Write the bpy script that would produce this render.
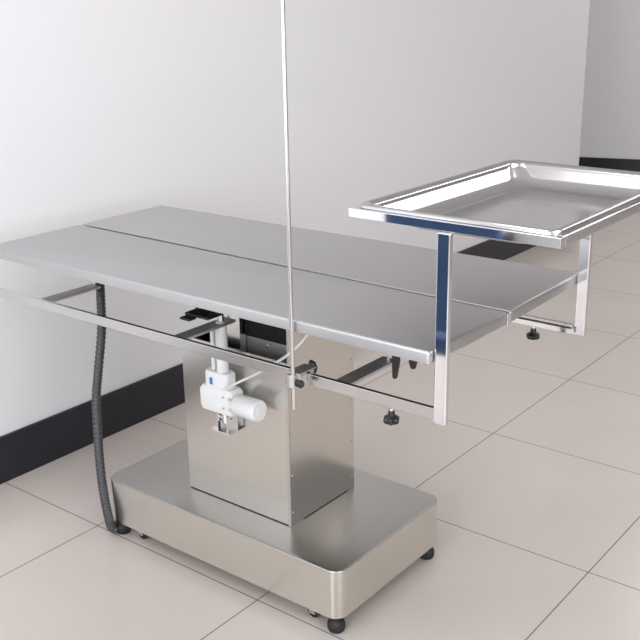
import bpy, bmesh, math, random
from mathutils import Vector, Matrix
S = bpy.context.scene
for o in list(bpy.data.objects): bpy.data.objects.remove(o)
C = S.collection
PI = math.pi

# ------------------------------------------------------------------ camera
cd = bpy.data.cameras.new('camera'); cam = bpy.data.objects.new('camera', cd); C.objects.link(cam)
X = Vector((0.61571285, -0.78783314, -0.01471817)); U = Vector((0.25744417, 0.18347583, 0.94871446)); W = Vector((0.74472826, 0.58792479, -0.31579147))
M = Matrix((X, U, -W)).transposed().to_4x4(); M.translation = Vector((-1.5451, -2.0304, 1.4239))
cam.matrix_world = M
cd.sensor_width = 36; cd.lens = 989.63 / 640 * 36; cd.clip_start = 0.05
S.camera = cam

# ------------------------------------------------------------------ world, lights, exposure
wd = bpy.data.worlds.new('world'); S.world = wd; wd.use_nodes = True
wd.node_tree.nodes['Background'].inputs[0].default_value = (0.85, 0.93, 1.0, 1)
wd.node_tree.nodes['Background'].inputs[1].default_value = 1.0
S.view_settings.view_transform = 'Standard'; S.view_settings.look = 'None'
S.view_settings.exposure = 0.10; S.view_settings.gamma = 1.0

def area(name, loc, look, sx, sy, power, col):
    l = bpy.data.lights.new(name, 'AREA'); l.shape = 'RECTANGLE'; l.size = sx; l.size_y = sy
    l.energy = power; l.color = col
    o = bpy.data.objects.new(name, l); C.objects.link(o); o.location = loc
    o.rotation_euler = (Vector(look) - Vector(loc)).to_track_quat('-Z', 'Y').to_euler()
    return o
area('window_daylight', (-3.40, -1.2, 1.65), (0, -1.2, 1.25), 2.2, 1.7, 76, (0.93, 0.965, 1.0))
area('window_daylight', (-1.6, -4.90, 1.65), (-1.6, 0, 1.05), 2.2, 1.7, 62, (0.95, 0.975, 1.0))
area('ceiling_fill_light', (-0.5, -0.7, 2.76), (-0.5, -0.7, 0), 1.2, 0.6, 8, (1.0, 0.97, 0.95))  # added fill light, brightens the wall at the left
area('ceiling_fill_light', (3.2, -1.75, 2.76), (3.2, -1.75, 0), 1.6, 0.45, 11, (1.0, 0.97, 0.95))  # added light, gives the white band mirrored in the tray's side
area('ceiling_fill_light', (0.95, -1.65, 2.76), (0.95, -1.65, 0), 1.2, 0.6, 11, (1.0, 0.97, 0.95))  # added light, placed for a bright reflection in the tray
area('ceiling_fill_light', (4.9, -0.5, 2.76), (4.9, -0.5, 0), 1.0, 1.0, 15, (1.0, 0.96, 0.92))  # added fill light, lifts the far wall

# ------------------------------------------------------------------ materials
def mat(name, col, rough=0.5, metal=0.0, spec=0.5, noise=None, bump=None, rnoise=None, aniso=0):
    m = bpy.data.materials.new(name); m.use_nodes = True
    nt = m.node_tree; b = nt.nodes['Principled BSDF']
    b.inputs['Base Color'].default_value = (*col, 1); b.inputs['Roughness'].default_value = rough
    b.inputs['Metallic'].default_value = metal; b.inputs['Specular IOR Level'].default_value = spec
    tc = nt.nodes.new('ShaderNodeTexCoord')
    def tex(scale, stretch, detail=3):
        mp = nt.nodes.new('ShaderNodeMapping'); mp.inputs['Scale'].default_value = stretch
        n = nt.nodes.new('ShaderNodeTexNoise'); n.inputs['Scale'].default_value = scale; n.inputs['Detail'].default_value = detail
        nt.links.new(tc.outputs['Object'], mp.inputs[0]); nt.links.new(mp.outputs[0], n.inputs['Vector']); return n
    if noise:   # (scale, stretch, amount)
        n = tex(noise[0], noise[1]); mx = nt.nodes.new('ShaderNodeMix'); mx.data_type = 'RGBA'
        a = noise[2]
        mx.inputs[6].default_value = (*[c * (1 - a) for c in col], 1); mx.inputs[7].default_value = (*[min(1, c * (1 + a)) for c in col], 1)
        nt.links.new(n.outputs[0], mx.inputs[0]); nt.links.new(mx.outputs[2], b.inputs['Base Color'])
    if bump:    # (scale, stretch, strength, dist)
        n = tex(bump[0], bump[1]); bp = nt.nodes.new('ShaderNodeBump')
        bp.inputs['Strength'].default_value = bump[2]; bp.inputs['Distance'].default_value = bump[3]
        nt.links.new(n.outputs[0], bp.inputs['Height']); nt.links.new(bp.outputs[0], b.inputs['Normal'])
    if rnoise:
        n = tex(rnoise[0], rnoise[1]); mr = nt.nodes.new('ShaderNodeMapRange')
        mr.inputs[3].default_value = rough - rnoise[2]; mr.inputs[4].default_value = rough + rnoise[2]
        nt.links.new(n.outputs[0], mr.inputs[0]); nt.links.new(mr.outputs[0], b.inputs['Roughness'])
    return m

M_wall = mat('wall_paint', (0.79, 0.785, 0.805), 0.75, spec=0.3, bump=(60, (1, 1, 1), 0.04, 0.002))
M_ceil = mat('ceiling_paint', (0.82, 0.81, 0.80), 0.8)
M_base = mat('black_tile', (0.018, 0.018, 0.025), 0.28, spec=0.4, noise=(6, (1, 1, 1), 0.3))
M_top = mat('brushed_steel_top', (0.555, 0.55, 0.555), 0.40, 1.0, noise=(30, (40, 1, 1), 0.03), rnoise=(20, (50, 1, 50), 0.04))
M_steel = mat('brushed_steel', (0.74, 0.72, 0.68), 0.24, 1.0)
M_plinth_top = mat('brushed_steel_dark_reflection', (0.53, 0.52, 0.50), 0.28, 1.0)  # same brushed steel, darkened to carry the grey reflections on the plinth top
M_rail = mat('satin_steel', (0.66, 0.65, 0.64), 0.24, 1.0)
M_chrome = mat('polished_steel', (0.80, 0.80, 0.82), 0.05, 1.0)
M_pan = mat('pressed_steel', (0.62, 0.62, 0.64), 0.15, 1.0, bump=(5, (1, 1, 1), 0.12, 0.004))
M_black = mat('black_plastic', (0.012, 0.012, 0.013), 0.35)
M_rubber = mat('black_rubber', (0.015, 0.015, 0.015), 0.6)
M_black_shade = mat('black_steel_and_shade', (0.012, 0.012, 0.013), 0.7, spec=0.2)  # black of the beams, also the darkness put into panel gap and underside
M_arm = mat('dull_steel', (0.60, 0.59, 0.58), 0.50, 1.0)
M_hose = mat('grey_conduit', (0.045, 0.047, 0.050), 0.30, spec=0.6)
M_white = mat('white_enamel', (0.80, 0.80, 0.80), 0.3, noise=(8, (1, 1, 1), 0.02))
M_cable = mat('white_cable', (0.72, 0.72, 0.70), 0.45)
M_blue = mat('blue_label', (0.02, 0.22, 0.62), 0.5)
M_seam = mat('dark_seam', (0.05, 0.045, 0.04), 0.7)
M_frame = mat('window_white', (0.8, 0.8, 0.8), 0.4)
M_bluecloth = mat('blue_fabric', (0.050, 0.105, 0.235), 0.8, noise=(50, (1, 1, 1), 0.2))

# tiled floor: 0.6 m glossy tiles with thin dark joints
def floor_mat():
    m = bpy.data.materials.new('floor_tiles'); m.use_nodes = True; nt = m.node_tree; L = nt.links.new
    b = nt.nodes['Principled BSDF']; tc = nt.nodes.new('ShaderNodeTexCoord'); sp = nt.nodes.new('ShaderNodeSeparateXYZ')
    L(tc.outputs['Object'], sp.inputs[0])
    def math_(op, a, v=None, v2=None):
        n = nt.nodes.new('ShaderNodeMath'); n.operation = op
        if hasattr(a, 'links'): L(a, n.inputs[0])
        else: n.inputs[0].default_value = a
        if v is not None:
            if hasattr(v, 'links'): L(v, n.inputs[1])
            else: n.inputs[1].default_value = v
        return n.outputs[0]
    ds = []; ids = []
    for i in (0, 1):
        s = math_('DIVIDE', sp.outputs[i], 0.6); s = math_('ADD', s, 100.5)
        ids.append(math_('FLOOR', s)); fr = math_('FRACT', s); ds.append(math_('ABSOLUTE', math_('SUBTRACT', fr, 0.5)))
    # distance from the joint (joints at whole multiples)
    d = math_('MINIMUM', ds[0], ds[1])
    joint = math_('LESS_THAN', d, 0.0026)
    n = nt.nodes.new('ShaderNodeTexNoise'); n.inputs['Scale'].default_value = 3.2; n.inputs['Detail'].default_value = 5
    L(tc.outputs['Object'], n.inputs['Vector'])
    cr = nt.nodes.new('ShaderNodeMix'); cr.data_type = 'RGBA'
    cr.inputs[6].default_value = (0.580, 0.524, 0.480, 1); cr.inputs[7].default_value = (0.645, 0.588, 0.548, 1); L(n.outputs[0], cr.inputs[0])
    mx = nt.nodes.new('ShaderNodeMix'); mx.data_type = 'RGBA'; L(joint, mx.inputs[0]); L(cr.outputs[2], mx.inputs[6])
    mx.inputs[7].default_value = (0.14, 0.115, 0.10, 1); L(mx.outputs[2], b.inputs['Base Color'])
    r = math_('MULTIPLY', joint, 0.5); r = math_('ADD', r, 0.20); L(r, b.inputs['Roughness'])
    b.inputs['Specular IOR Level'].default_value = 0.45
    return m
M_floor = floor_mat()

# ------------------------------------------------------------------ helpers
def obj(name, bm, m, parent=None, smooth=False, bevel=0, seg=2):
    """links the shapes gathered in bm (world coordinates) as ONE mesh object"""
    root = parent
    off = Vector((0, 0, 0))
    while root is not None: off += root.location; root = root.parent
    bmesh.ops.recalc_face_normals(bm, faces=bm.faces)
    me = bpy.data.meshes.new(name)
    if parent is None:
        vs = [v.co for v in bm.verts]
        c = Vector(((min(v.x for v in vs) + max(v.x for v in vs)) / 2, (min(v.y for v in vs) + max(v.y for v in vs)) / 2, min(v.z for v in vs)))
        if name == 'floor': c = Vector((0, 0, 0))
        off = c
    bmesh.ops.translate(bm, verts=bm.verts, vec=-off)
    for fc in bm.faces: fc.smooth = smooth
    bm.to_mesh(me); bm.free(); me.materials.append(m)
    o = bpy.data.objects.new(name, me); C.objects.link(o)
    if parent is None: o.location = off
    else: o.parent = parent
    if bevel:
        md = o.modifiers.new('bevel', 'BEVEL'); md.width = bevel; md.segments = seg; md.limit_method = 'ANGLE'; md.angle_limit = 0.6
        for fc in me.polygons: fc.use_smooth = True
        md.harden_normals = True
    if smooth and not bevel:
        try: me.set_sharp_from_angle(angle=0.7)
        except Exception: pass
    return o

def N(): return bmesh.new()
def box(bm, x0, x1, y0, y1, z0, z1):
    v = [bm.verts.new(p) for p in ((x0,y0,z0),(x1,y0,z0),(x1,y1,z0),(x0,y1,z0),(x0,y0,z1),(x1,y0,z1),(x1,y1,z1),(x0,y1,z1))]
    for f in ((0,3,2,1),(4,5,6,7),(0,1,5,4),(1,2,6,5),(2,3,7,6),(3,0,4,7)): bm.faces.new([v[i] for i in f])
    return bm
def frame_of(d):
    d = Vector(d).normalized(); a = Vector((0,0,1)) if abs(d.z) < .9 else Vector((1,0,0))
    s = d.cross(a).normalized(); return s, s.cross(d)
def tube(bm, pts, r, n=12, caps=True):
    pts = [Vector(p) for p in pts]; rings = []
    rs = r if isinstance(r, (list, tuple)) else [r] * len(pts)
    s0 = None
    for i, p in enumerate(pts):
        d = (pts[min(i+1, len(pts)-1)] - pts[max(i-1, 0)])
        if s0 is None: s, u = frame_of(d)
        else:
            d.normalize(); s = (s0 - d * s0.dot(d)).normalized(); u = s.cross(d)
        s0 = s
        rings.append([bm.verts.new(p + (s * math.cos(2*PI*k/n) + u * math.sin(2*PI*k/n)) * rs[i]) for k in range(n)])
    for a, b in zip(rings, rings[1:]):
        for k in range(n): bm.faces.new((a[k], a[(k+1)%n], b[(k+1)%n], b[k]))
    if caps: bm.faces.new(rings[0]); bm.faces.new(rings[-1][::-1])
    return bm
def lathe(bm, base, axis, prof, n=24):
    """prof: (distance along axis, radius)"""
    base = Vector(base); d = Vector(axis).normalized(); s, u = frame_of(d); rings = []
    for h, r in prof:
        rings.append([bm.verts.new(base + d*h + (s*math.cos(2*PI*k/n) + u*math.sin(2*PI*k/n))*max(r, 1e-4)) for k in range(n)])
    for a, b in zip(rings, rings[1:]):
        for k in range(n): bm.faces.new((a[k], a[(k+1)%n], b[(k+1)%n], b[k]))
    bm.faces.new(rings[0]); bm.faces.new(rings[-1][::-1])
    return bm
def rr(x0, x1, y0, y1, r, n=6):
    """rounded rectangle outline, counter-clockwise"""
    o = []
    for cx, cy, a in ((x1-r, y1-r, 0), (x0+r, y1-r, PI/2), (x0+r, y0+r, PI), (x1-r, y0+r, 1.5*PI)):
        for k in range(n+1): t = a + PI/2*k/n; o.append((cx + r*math.cos(t), cy + r*math.sin(t)))
    return o
def loft(bm, loops, cap0=True, cap1=True):
    """loops: (outline, z)"""
    rs = [[bm.verts.new((x, y, z)) for x, y in o] for o, z in loops]; n = len(rs[0])
    for a, b in zip(rs, rs[1:]):
        for k in range(n): bm.faces.new((a[k], a[(k+1)%n], b[(k+1)%n], b[k]))
    if cap0: bm.faces.new(rs[0][::-1])
    if cap1: bm.faces.new(rs[-1])
    return bm
def smoothpath(pts, n=10):
    P = [Vector(p) for p in pts]; P = [P[0]*2-P[1]] + P + [P[-1]*2-P[-2]]; out = []
    for i in range(1, len(P)-2):
        for k in range(n):
            t = k/n; a, b, c, d = P[i-1], P[i], P[i+1], P[i+2]
            out.append(0.5*((2*b)+(c-a)*t+(2*a-5*b+4*c-d)*t*t+(3*b-3*c+d-a)*t**3))
    out.append(P[-2]); return out
def thing(name, label, cat, loc, group=None):
    o = bpy.data.objects.new(name, None); C.objects.link(o); o.location = loc; o.empty_display_size = 0.1
    o['label'] = label; o['category'] = cat
    if group: o['group'] = group
    return o
def struct(name, bm, m, **k):
    o = obj(name, bm, m, **k); o['kind'] = 'structure'; return o

# ------------------------------------------------------------------ the room
H = 2.8; WY = 0.444; CX = 4.155
struct('floor', box(N(), -3.5, 7.6, -5.0, 3.6, -0.08, 0), M_floor)
struct('ceiling', box(N(), -3.5, 7.6, -5.0, 3.6, H, H+0.1), M_ceil)
struct('wall_back', box(N(), -3.5, CX, WY, 3.6, 0, H), M_wall)
struct('baseboard_back', box(N(), -3.5, CX+0.010, WY-0.010, WY+0.05, 0, 0.150), M_base, bevel=0.002)
struct('baseboard_corner', box(N(), CX-0.02, CX+0.010, WY+0.0501, 3.6, 0, 0.150), M_base)
# far wall beyond the corner, slightly skewed as in the photo
def skew(x_at, th, z0, z1, y0=-5.0, y1=3.6):
    bm = N(); k = -(5.9987-5.8740)/(1.1577-0.7456)
    f = lambda y: 5.874 + (y-1.1577)*k + x_at
    v = [bm.verts.new(p) for z in (z0, z1) for p in ((f(y0),y0,z),(f(y0)+th,y0,z),(f(y1)+th,y1,z),(f(y1),y1,z))]
    for q in ((0,3,2,1),(4,5,6,7),(0,1,5,4),(1,2,6,5),(2,3,7,6),(3,0,4,7)): bm.faces.new([v[i] for i in q])
    return bm
struct('wall_right', skew(0.010, 0.15, 0, H), M_wall)
struct('baseboard_right', skew(0.0, 0.05, 0, 0.147), M_base)
# left wall and front wall (behind the photographer), each with one window
def wall_with_hole_x(x0, x1, ya, yb, za, zb):
    bm = N()
    box(bm, x0, x1, -5.0, ya, 0, H); box(bm, x0, x1, yb, 3.6, 0, H); box(bm, x0, x1, ya, yb, 0, za); box(bm, x0, x1, ya, yb, zb, H); return bm
def wall_with_hole_y(y0, y1, xa, xb, za, zb):
    bm = N()
    box(bm, -3.5, xa, y0, y1, 0, H); box(bm, xb, 7.6, y0, y1, 0, H); box(bm, xa, xb, y0, y1, 0, za); box(bm, xa, xb, y0, y1, zb, H); return bm
struct('wall_left', wall_with_hole_x(-3.65, -3.5, -2.3, -0.1, 0.8, 2.5), M_wall)
struct('wall_front', wall_with_hole_y(-5.15, -5.0, -2.7, -0.5, 0.8, 2.5), M_wall)
bm = N()
for a, b in ((-2.3, -2.25), (-1.225, -1.175), (-0.15, -0.1)): box(bm, -3.60, -3.54, a, b, 0.8, 2.5)
for a, b in ((0.8, 0.85), (2.45, 2.5)): box(bm, -3.60, -3.54, -2.25, -0.15, a, b)
struct('window_1', bm, M_frame)
bm = N()
for a, b in ((-2.7, -2.65), (-1.625, -1.575), (-0.55, -0.5)): box(bm, a, b, -5.10, -5.04, 0.8, 2.5)
for a, b in ((0.8, 0.85), (2.45, 2.5)): box(bm, -2.65, -0.55, -5.10, -5.04, a, b)
struct('window_2', bm, M_frame)

# ------------------------------------------------------------------ operating table
BX, BY = 0.225, -0.455
T = thing('operating_table', 'stainless steel veterinary operating table with two top panels on a boxy plinth', 'table', (BX, BY, 0))
# plinth with rounded corners and top edge
bm = N(); x0, x1, y0, y1 = 0.0, 0.45, -0.852, -0.053; r = 0.034
loft(bm, [(rr(x0, x1, y0, y1, r, 8), 0.042), (rr(x0, x1, y0, y1, r, 8), 0.1645)])
obj('plinth_skirt', bm, M_steel, T, smooth=True)
bm = N(); lp = [(rr(x0, x1, y0, y1, r, 8), 0.1646)]
for k in (0, 1, 2, 3):
    t = k*PI/6; d = 0.003*(1-math.cos(t)); lp.append((rr(x0+d, x1-d, y0+d, y1-d, r-d, 8), 0.165+0.003*math.sin(t)))
loft(bm, lp)
obj('plinth_top', bm, M_plinth_top, T, smooth=True)
# feet and castors under the plinth
for fx, fy in ((0.022, -0.828), (0.415, -0.828), (0.022, -0.085), (0.415, -0.085)):
    bm = N(); lathe(bm, (fx, fy, 0), (0, 0, 1), [(0, 0.015), (0.002, 0.019), (0.010, 0.0215), (0.022, 0.021), (0.030, 0.015), (0.034, 0.009), (0.043, 0.008)], 20)
    obj('levelling_foot', bm, M_rubber, T, smooth=True)
for fx, fy in ((0.035, -0.755), (0.40, -0.755), (0.035, -0.155), (0.40, -0.155)):
    bm = N(); box(bm, fx-0.014, fx+0.014, fy-0.012, fy+0.012, 0.036, 0.043)
    for s in (-1, 1): box(bm, fx+s*0.012-0.0015, fx+s*0.012+0.0015, fy-0.009, fy+0.009, 0.014, 0.038)
    c = obj('castor', bm, M_chrome, T)
    bm = N(); lathe(bm, (fx-0.010, fy, 0.0175), (1, 0, 0), [(0, 0.012), (0.002, 0.017), (0.018, 0.017), (0.020, 0.012)], 20)
    obj('castor_wheel', bm, M_rubber, c, smooth=True)
# outer column cover: low front sheet, side sheets with a chamfered top corner
cx0, cx1, cy0, cy1 = 0.100, 0.362, -0.632, -0.280; th = 0.003; zb = 0.1685
bm = N(); box(bm, cx0, cx0+th, cy0, cy1, zb, 0.600)
fs = obj('column_front_cover', bm, M_steel, T, bevel=0.0008, seg=1)
def side_sheet(y, pr):
    bm = N()
    a = [bm.verts.new((x, y, z)) for x, z in pr]; b = [bm.verts.new((x, y+th, z)) for x, z in pr]
    bm.faces.new(a); bm.faces.new(b[::-1])
    n = len(pr)
    for k in range(n): bm.faces.new((a[k], b[k], b[(k+1)%n], a[(k+1)%n]))
    return bm
sheet = obj('column_side_cover', side_sheet(cy0, [(cx0+th, zb), (cx1, zb), (cx1, 0.770), (cx0+0.055, 0.770), (cx0+th, 0.690)]), M_steel, T)
sheet2 = obj('column_side_cover', side_sheet(cy1-th, [(cx0+th, zb), (cx1, zb), (cx1, 0.600), (cx0+th, 0.600)]), M_steel, T)
bm = N(); box(bm, cx1-th, cx1-0.0001, cy0+th, cy1-th, zb, 0.770)
obj('column_rear_cover', bm, M_steel, T)
# folded flange along the front corner, seam at the foot, screws
bm = N(); box(bm, cx0-0.0012, cx0-0.0001, cy0+0.0002, cy0+0.008, zb, 0.600); obj('corner_flange', bm, M_rail, T)
bm = N(); box(bm, cx0-0.0015, cx0-0.0001, cy0+0.009, cy1-0.004, zb-0.0002, zb+0.0016); obj('foot_seam', bm, M_seam, T)
bm = N(); box(bm, cx0+0.05, cx1-0.03, cy0-0.0012, cy0-0.0001, zb-0.0002, zb+0.0012); obj('foot_seam', bm, M_seam, T)
for z in (0.205, 0.305, 0.42, 0.53):
    for xx in (cx0+0.009, cx1-0.009):
        bm = N(); lathe(bm, (xx, cy0-0.0002, z), (0, -1, 0), [(0, 0.003), (0.001, 0.003), (0.0018, 0.0015)], 10)
        obj('screw', bm, M_chrome, sheet, smooth=True)
# inner lifting column
bm = N(); box(bm, 0.135, 0.30, -0.452, -0.352, 0.40, 0.772)
obj('lift_column', bm, M_steel, T, bevel=0.002)
bm = N(); box(bm, 0.160, 0.163, -0.6285, -0.4535, 0.40, 0.620); obj('inner_plate', bm, M_arm, T)
for yy in (-0.60, -0.52):
    bm = N(); lathe(bm, (0.1598, yy, 0.602), (-1, 0, 0), [(0, 0.004), (0.0015, 0.004), (0.0025, 0.002)], 10); obj('screw', bm, M_chrome, T, smooth=True)
# under-table carriage beams
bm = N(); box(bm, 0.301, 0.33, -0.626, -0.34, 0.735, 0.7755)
obj('carriage_beam', bm, M_black_shade, T)
bm = N(); box(bm, 0.150, 0.175, -0.626, -0.455, 0.6205, 0.7702); obj('carriage_beam', bm, M_black_shade, T)
# table panels
ZT, ZB = 0.800, 0.776
def panel(c, sharp):
    """c: the four corners (near end at the camera's right, then round) of one slightly out-of-square top sheet"""
    def quad(ins, r):
        P = [Vector(p) for p in c]; out = []
        for i in range(4):
            p = P[i]; d0 = (P[i-1] - p).normalized(); d1 = (P[(i+1) % 4] - p).normalized()
            q = p + d0 * (0.0004 if i == sharp else ins) + d1 * (0.0004 if (i-1) % 4 == sharp else ins); a_ = q + d0*r; b_ = q + d1*r
            for k in range(5):
                t = k/4; out.append(tuple(a_*(1-t)**2 + q*2*t*(1-t) + b_*t*t))
        return out
    bm = N(); lp = [(quad(0, 0.005), ZB), (quad(0, 0.005), ZT-0.005)]
    for k in (1, 2, 3, 4):
        t = k*PI/8; lp.append((quad(0.005*(1-math.cos(t)), 0.005), ZT-0.005+0.005*math.sin(t)))
    loft(bm, lp); return bm
obj('top_panel', panel([(-0.104, -1.143), (0.1850, -1.150), (0.2050, 0.226), (-0.104, 0.225)], 1), M_top, T, smooth=True)
obj('top_panel', panel([(0.1960, -1.150), (0.549, -1.144), (0.531, 0.232), (0.2165, 0.226)], 3), M_top, T, smooth=True)
bm = N(); loft(bm, [([(0.1853, -1.146), (0.1955, -1.146), (0.2160, 0.224), (0.2054, 0.224)], 0.777), ([(0.1853, -1.146), (0.1955, -1.146), (0.2160, 0.224), (0.2054, 0.224)], 0.7925)])
box(bm, 0.19, 0.205, -1.12, 0.20, 0.7762, 0.7769); obj('panel_gap_dark_strip', bm, M_black_shade, T)  # black strip standing in for the shade inside the open gap
bm = N(); box(bm, 0.178, 0.1935, -1.1535, -1.1505, 0.774, 0.7990); obj('corner_clip', bm, M_chrome, T, bevel=0.001)
bm = N(); box(bm, 0.03, 0.12, -1.135, -1.115, 0.765, 0.7759); obj('end_bracket', bm, M_rail, T, bevel=0.001)
bm = N(); lathe(bm, (-0.09, -1.128, 0.7759), (0, 0, -1), [(0, 0.006), (0.005, 0.006), (0.008, 0.003)], 12); obj('corner_stud', bm, M_chrome, T, smooth=True)
bm = N(); lathe(bm, (-0.075, -0.17, 0.7759), (0, 0, -1), [(0, 0.005), (0.005, 0.005), (0.007, 0.003)], 12); obj('corner_stud', bm, M_chrome, T, smooth=True)
bm = N(); box(bm, -0.07, 0.515, -1.09, 0.17, 0.7705, 0.7759); obj('underside_darkener', bm, M_black_shade, T)  # unseen board, added to darken the reflections in plinth top and rails
# side rails and their arms
RZ0, RZ1 = 0.656, 0.681
def rail(xa, xb): return box(N(), xa, xb, -1.1435, 0.30, RZ0, RZ1)
obj('side_rail', rail(-0.082, -0.072), M_rail, T, bevel=0.0015)
obj('side_rail', rail(0.522, 0.532), M_rail, T, bevel=0.0015)
for yc in (0.035, -0.457, -0.922):
    for xa, xb, xs in ((-0.0719, 0.098, 0.092), (0.370, 0.5219, 0.38)):
        bm = N(); box(bm, xa, xb, yc-0.019, yc+0.019, 0.672, 0.679)
        obj('rail_arm', bm, M_arm, T, bevel=0.001)
        bm = N(); lathe(bm, (xs, yc, 0.6792), (0, 0, 1), [(0, 0.0035), (0.0965, 0.0035)], 12); obj('rail_stud', bm, M_rail, T, smooth=True)
# black lock levers under the near panel
for pts in ([(-0.056, -1.040, 0.7704), (-0.050, -1.036, 0.742), (-0.031, -1.021, 0.700)], [(-0.062, -1.082, 0.7704), (-0.058, -1.080, 0.752), (-0.056, -1.079, 0.740)]):
    obj('lock_lever', tube(N(), pts, [0.007, 0.0085, 0.0055], 12), M_black, T, smooth=True)
bm = N(); box(bm, -0.020, 0.034, -0.500, -0.425, 0.712, 0.719); box(bm, 0.010, 0.030, -0.450, -0.430, 0.719, 0.7758); box(bm, -0.042, -0.018, -0.462, -0.430, 0.708, 0.714)
obj('lock_bracket', bm, M_black, T, bevel=0.002)

# linear actuator on the column front
ax, ay = 0.062, -0.455
A = N(); loft(A, [(rr(ax-0.020, ax+0.026, -0.500, -0.398, 0.010, 4), 0.450), (rr(ax-0.023, ax+0.028, -0.504, -0.394, 0.012, 4), 0.460), (rr(ax-0.023, ax+0.028, -0.504, -0.394, 0.012, 4), 0.502), (rr(ax-0.018, ax+0.024, -0.496, -0.402, 0.010, 4), 0.513)])
loft(A, [(rr(ax-0.018, ax+0.022, -0.487, -0.410, 0.013, 4), 0.5125), (rr(ax-0.018, ax+0.022, -0.487, -0.410, 0.013, 4), 0.548), (rr(ax-0.016, ax+0.019, -0.484, -0.413, 0.012, 4), 0.553)])
act = obj('lift_actuator', A, M_white, T, smooth=True)
bm = N(); lathe(bm, (ax, ay-0.005, 0.5532), (0, 0, 1), [(0, 0.0145), (0.122, 0.0145), (0.126, 0.0125), (0.128, 0.010)], 24); obj('piston_sleeve', bm, M_white, act, smooth=True)
bm = N(); lathe(bm, (ax, ay-0.005, 0.6825), (0, 0, 1), [(0, 0.0085), (0.093, 0.0085)], 20); obj('piston_rod', bm, M_rail, act, smooth=True)
bm = N(); lathe(bm, (ax, ay+0.024, 0.5532), (0, 0, 1), [(0, 0.006), (0.111, 0.006), (0.113, 0.004)], 16); obj('limit_tube', bm, M_white, act, smooth=True)
bm = N(); lathe(bm, (ax-0.003, -0.5045, 0.479), (0, -1, 0), [(0, 0.024), (0.004, 0.027), (0.055, 0.027), (0.056, 0.0255), (0.059, 0.0255), (0.060, 0.027), (0.070, 0.027), (0.074, 0.024), (0.075, 0.013), (0.077, 0.013), (0.0775, 0.010)], 32)
obj('motor', bm, M_white, act, smooth=True)
for dy, dz in ((-0.480, 0.470), (-0.480, 0.498), (-0.500, 0.470), (-0.500, 0.498)):
    bm = N(); lathe(bm, (ax-0.0232, dy, dz), (-1, 0, 0), [(0, 0.004), (0.002, 0.004), (0.003, 0.002)], 10); obj('gearbox_screw', bm, M_steel, act, smooth=True)
bm = N(); box(bm, ax-0.0192, ax-0.0181, -0.441, -0.432, 0.520, 0.538); obj('label', bm, M_blue, act)
bm = N(); box(bm, ax-0.018, ax+0.0375, -0.492, -0.428, 0.396, 0.401)
for s in (-1, 1): box(bm, ax-0.012, ax+0.025, -0.460+s*0.016-0.002, -0.460+s*0.016+0.002, 0.401, 0.440)
lathe(bm, (ax+0.004, -0.482, 0.428), (0, 1, 0), [(0, 0.005), (0.044, 0.005)], 12)
lathe(bm, (ax+0.004, -0.460, 0.418), (0, 0, 1), [(0, 0.010), (0.035, 0.010)], 14)
obj('clevis_bracket', bm, M_chrome, act)
cab = smoothpath([(0.050, -0.452, 0.500), (0.046, -0.470, 0.512), (0.045, -0.543, 0.556), (0.045, -0.604, 0.594), (0.055, -0.680, 0.650), (0.085, -0.710, 0.695), (0.12, -0.715, 0.735), (0.14, -0.70, 0.7755)], 8)
obj('motor_cable', tube(N(), cab, 0.0032, 10), M_cable, T, smooth=True)

# corrugated conduit from the table to the floor beside the plinth
hp = smoothpath([(0.115, 0.045, 0.7758), (0.118, 0.048, 0.70), (0.115, 0.047, 0.640), (0.100, 0.037, 0.549), (0.070, 0.029, 0.442), (0.050, 0.024, 0.361), (0.025, 0.000, 0.256), (-0.004, -0.037, 0.161), (-0.016, -0.062, 0.085), (-0.012, -0.070, 0.030), (0.01, -0.060, 0.013), (0.04, -0.045, 0.012)], 34)
rs = [0.0130 if (i % 4) < 2 else 0.0115 for i in range(len(hp))]
hp = [p + Vector((0, -0.005, 0)) for p in hp]
obj('cable_conduit', tube(N(), hp, rs, 16), M_hose, T, smooth=True)

# ------------------------------------------------------------------ drip pole clamped on the near rail
PX, PY = -0.112, -0.824
Pp = thing('drip_pole', 'thin upright steel drip pole clamped to the near side rail of the operating table', 'pole', (PX, PY, 0.60))
obj('rod', tube(N(), [(PX, PY-0.003, 0.610), (PX, PY+0.0015, 1.90)], 0.0045, 14), M_rail, Pp, smooth=True)
bm = N()
for s in (-1, 1):
    tube(bm, smoothpath([(PX+s*0.0, PY+0.035*s, 1.90), (PX, PY+0.034*s, 1.885), (PX, PY+0.022*s, 1.876), (PX, PY+0.008*s, 1.888), (PX, PY, 1.90)], 5), 0.003, 8)
obj('drip_hook', bm, M_rail, Pp, smooth=True)
bm = N(); box(bm, -0.1070, -0.0825, PY-0.016, PY+0.016, 0.664, 0.6835); box(bm, -0.1070, -0.052, PY-0.016, PY+0.016, 0.6835, 0.6875); box(bm, -0.0715, -0.060, PY-0.016, PY+0.016, 0.658, 0.6835)
lathe(bm, (PX, PY, 0.658), (0, 0, 1), [(0, 0.0095), (0.028, 0.0095)], 18)
cl = obj('rail_clamp', bm, M_arm, Pp, bevel=0.001)
def star_knob(bm, base, axis, R, h):
    base = Vector(base); d = Vector(axis).normalized(); s, u = frame_of(d); n = 48; rings = []
    for hh, k in ((0, 0.36), (h*0.15, 0.42), (h*0.40, 0.48), (h*0.52, 0.85), (h*0.62, 1), (h*0.86, 1), (h, 0.80)):
        rings.append([bm.verts.new(base + d*hh + (s*math.cos(2*PI*i/n) + u*math.sin(2*PI*i/n))*R*k*(1+0.10*math.cos(6*2*PI*i/n)*(k > 0.5))) for i in range(n)])
    for a, b in zip(rings, rings[1:]):
        for k in range(n): bm.faces.new((a[k], a[(k+1)%n], b[(k+1)%n], b[k]))
    bm.faces.new(rings[0]); bm.faces.new(rings[-1][::-1])
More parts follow.
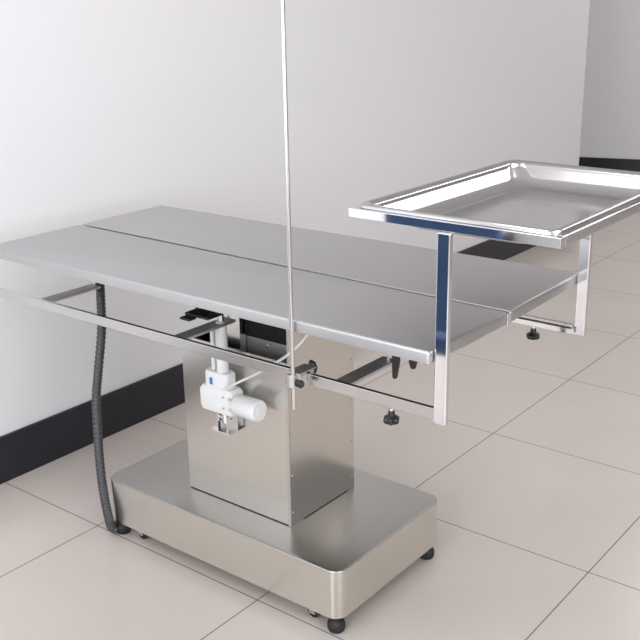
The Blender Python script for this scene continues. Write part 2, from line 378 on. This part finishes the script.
bm = N(); star_knob(bm, (-0.0595, PY+0.004, 0.680), (0.9, -0.35, 0.1), 0.0135, 0.020); obj('star_knob', bm, M_black, Pp, smooth=True)
bm = N(); lathe(bm, (PX+0.004, PY-0.010, 0.668), (0.1, -1, -0.15), [(0, 0.008), (0.012, 0.008), (0.015, 0.005)], 16); obj('clamp_screw', bm, M_black, Pp, smooth=True)

# ------------------------------------------------------------------ tray holder on both rails
Hh = thing('tray_holder', 'polished steel tray holder frame rising from the side rails at the right table end', 'tray stand', (0.225, -1.16, 0.65))
YA, YB = -1.374, -0.946; FZ0, FZ1 = 1.0205, 1.0385; FX0, FX1 = -0.082, 0.548
bm = N()
box(bm, FX0, FX0+0.018, YA, YB, FZ0, FZ1); box(bm, FX1-0.018, FX1, YA, YB, FZ0, FZ1)
box(bm, FX0+0.0181, FX1-0.0181, YA, YA+0.018, FZ0, FZ1); box(bm, FX0+0.0181, FX1-0.0181, YB-0.018, YB, FZ0, FZ1)
obj('top_frame', bm, M_chrome, Hh, bevel=0.0015)
for xa, xb in ((-0.090, -0.078), (0.526, 0.538)):
    bm = N(); box(bm, xa, xb, -1.1722, -1.1455, 0.654, FZ0-0.0004); obj('post', bm, M_chrome, Hh, bevel=0.0025, seg=3)
for xa, xb, kx in ((-0.0715, -0.0655, -0.0765), (0.5155, 0.5215, 0.5285)):
    bm = N(); box(bm, xa, xb, -1.150, -0.885, 0.658, 0.6715); obj('slide_arm', bm, M_chrome, Hh, bevel=0.001)
    ky = -1.044
    bm = N(); lathe(bm, (kx, ky, 0.6555), (0, 0, -1), [(0, 0.0045), (0.014, 0.0045)], 14); obj('knob_screw', bm, M_chrome, Hh, smooth=True)
    bm = N(); star_knob(bm, (kx, ky, 0.6500), (0, 0, -1), 0.0155, 0.026); obj('star_knob', bm, M_black, Hh, smooth=True)

# ------------------------------------------------------------------ pan resting on the holder
bm = N()
x0, x1, y0, y1 = -0.074, 0.540, -1.364, -0.956; zr = 1.0402
prof = [ (0.000, -0.0010, .022), (0.0005, 0.0030, .022), (0.003, 0.0055, .022), (0.006, 0.0062, .022), (0.010, 0.0052, .023), (0.016, 0.0030, .026), (0.0195, -0.001, .029)]
# inset, height relative to rim rest, corner radius - down the sloping wall to the floor of the pan
prof += [(0.0200, -0.0030, .030), (0.0235, -0.0070, .033), (0.0360, -0.0218, .044)]
for k in range(1, 11):      # wide fillet into the flat floor of the pan
    t = math.radians(50*(1-k/10)); q0 = math.radians(50); prof.append((0.0360 + 0.058*(math.sin(q0) - math.sin(t)), -0.0218 - 0.058*(math.cos(t) - math.cos(q0)), .044 + .012*k/10))
prof.append((0.100, -0.0430, .052))
lo = [(rr(x0+i, x1-i, y0+i, y1-i, rad, 8), zr+h) for i, h, rad in prof]
inner = lo[:]
tk = 0.0010
outer = [(rr(x0+i+.0012, x1-i-.0012, y0+i+.0012, y1-i-.0012, rad, 8), zr+h-tk*1.3) for i, h, rad in prof[1:]]
loft(bm, outer[::-1] + inner)
Pn = obj('instrument_tray', bm, M_pan, smooth=True)
Pn['label'] = 'shiny rectangular stainless steel tray with rounded corners lying on the raised holder frame'; Pn['category'] = 'tray'

# ------------------------------------------------------------------ made-up blue chair, added out of view to be mirrored in the tray post
K = thing('chair', 'unseen blue padded chair, added for its blue reflection in the tray post', 'chair', (-1.12, -0.635, 0))
bm = N(); box(bm, -0.955, -0.92, -0.82, -0.45, 0.50, 0.86); obj('backrest', bm, M_bluecloth, K, bevel=0.012, seg=3)
bm = N(); box(bm, -1.33, -0.96, -0.83, -0.44, 0.41, 0.465); obj('seat', bm, M_bluecloth, K, bevel=0.015, seg=3)
for lx in (-1.31, -0.975):
    for ly in (-0.80, -0.47):
        obj('leg', tube(N(), [(lx, ly, 0), (lx, ly, 0.4095)], 0.011, 12), M_black, K, smooth=True)
for ly in (-0.80, -0.47):
    obj('back_upright', tube(N(), [(-0.964, ly, 0.4655), (-0.964, ly, 0.62)], 0.008, 10), M_black, K, smooth=True)
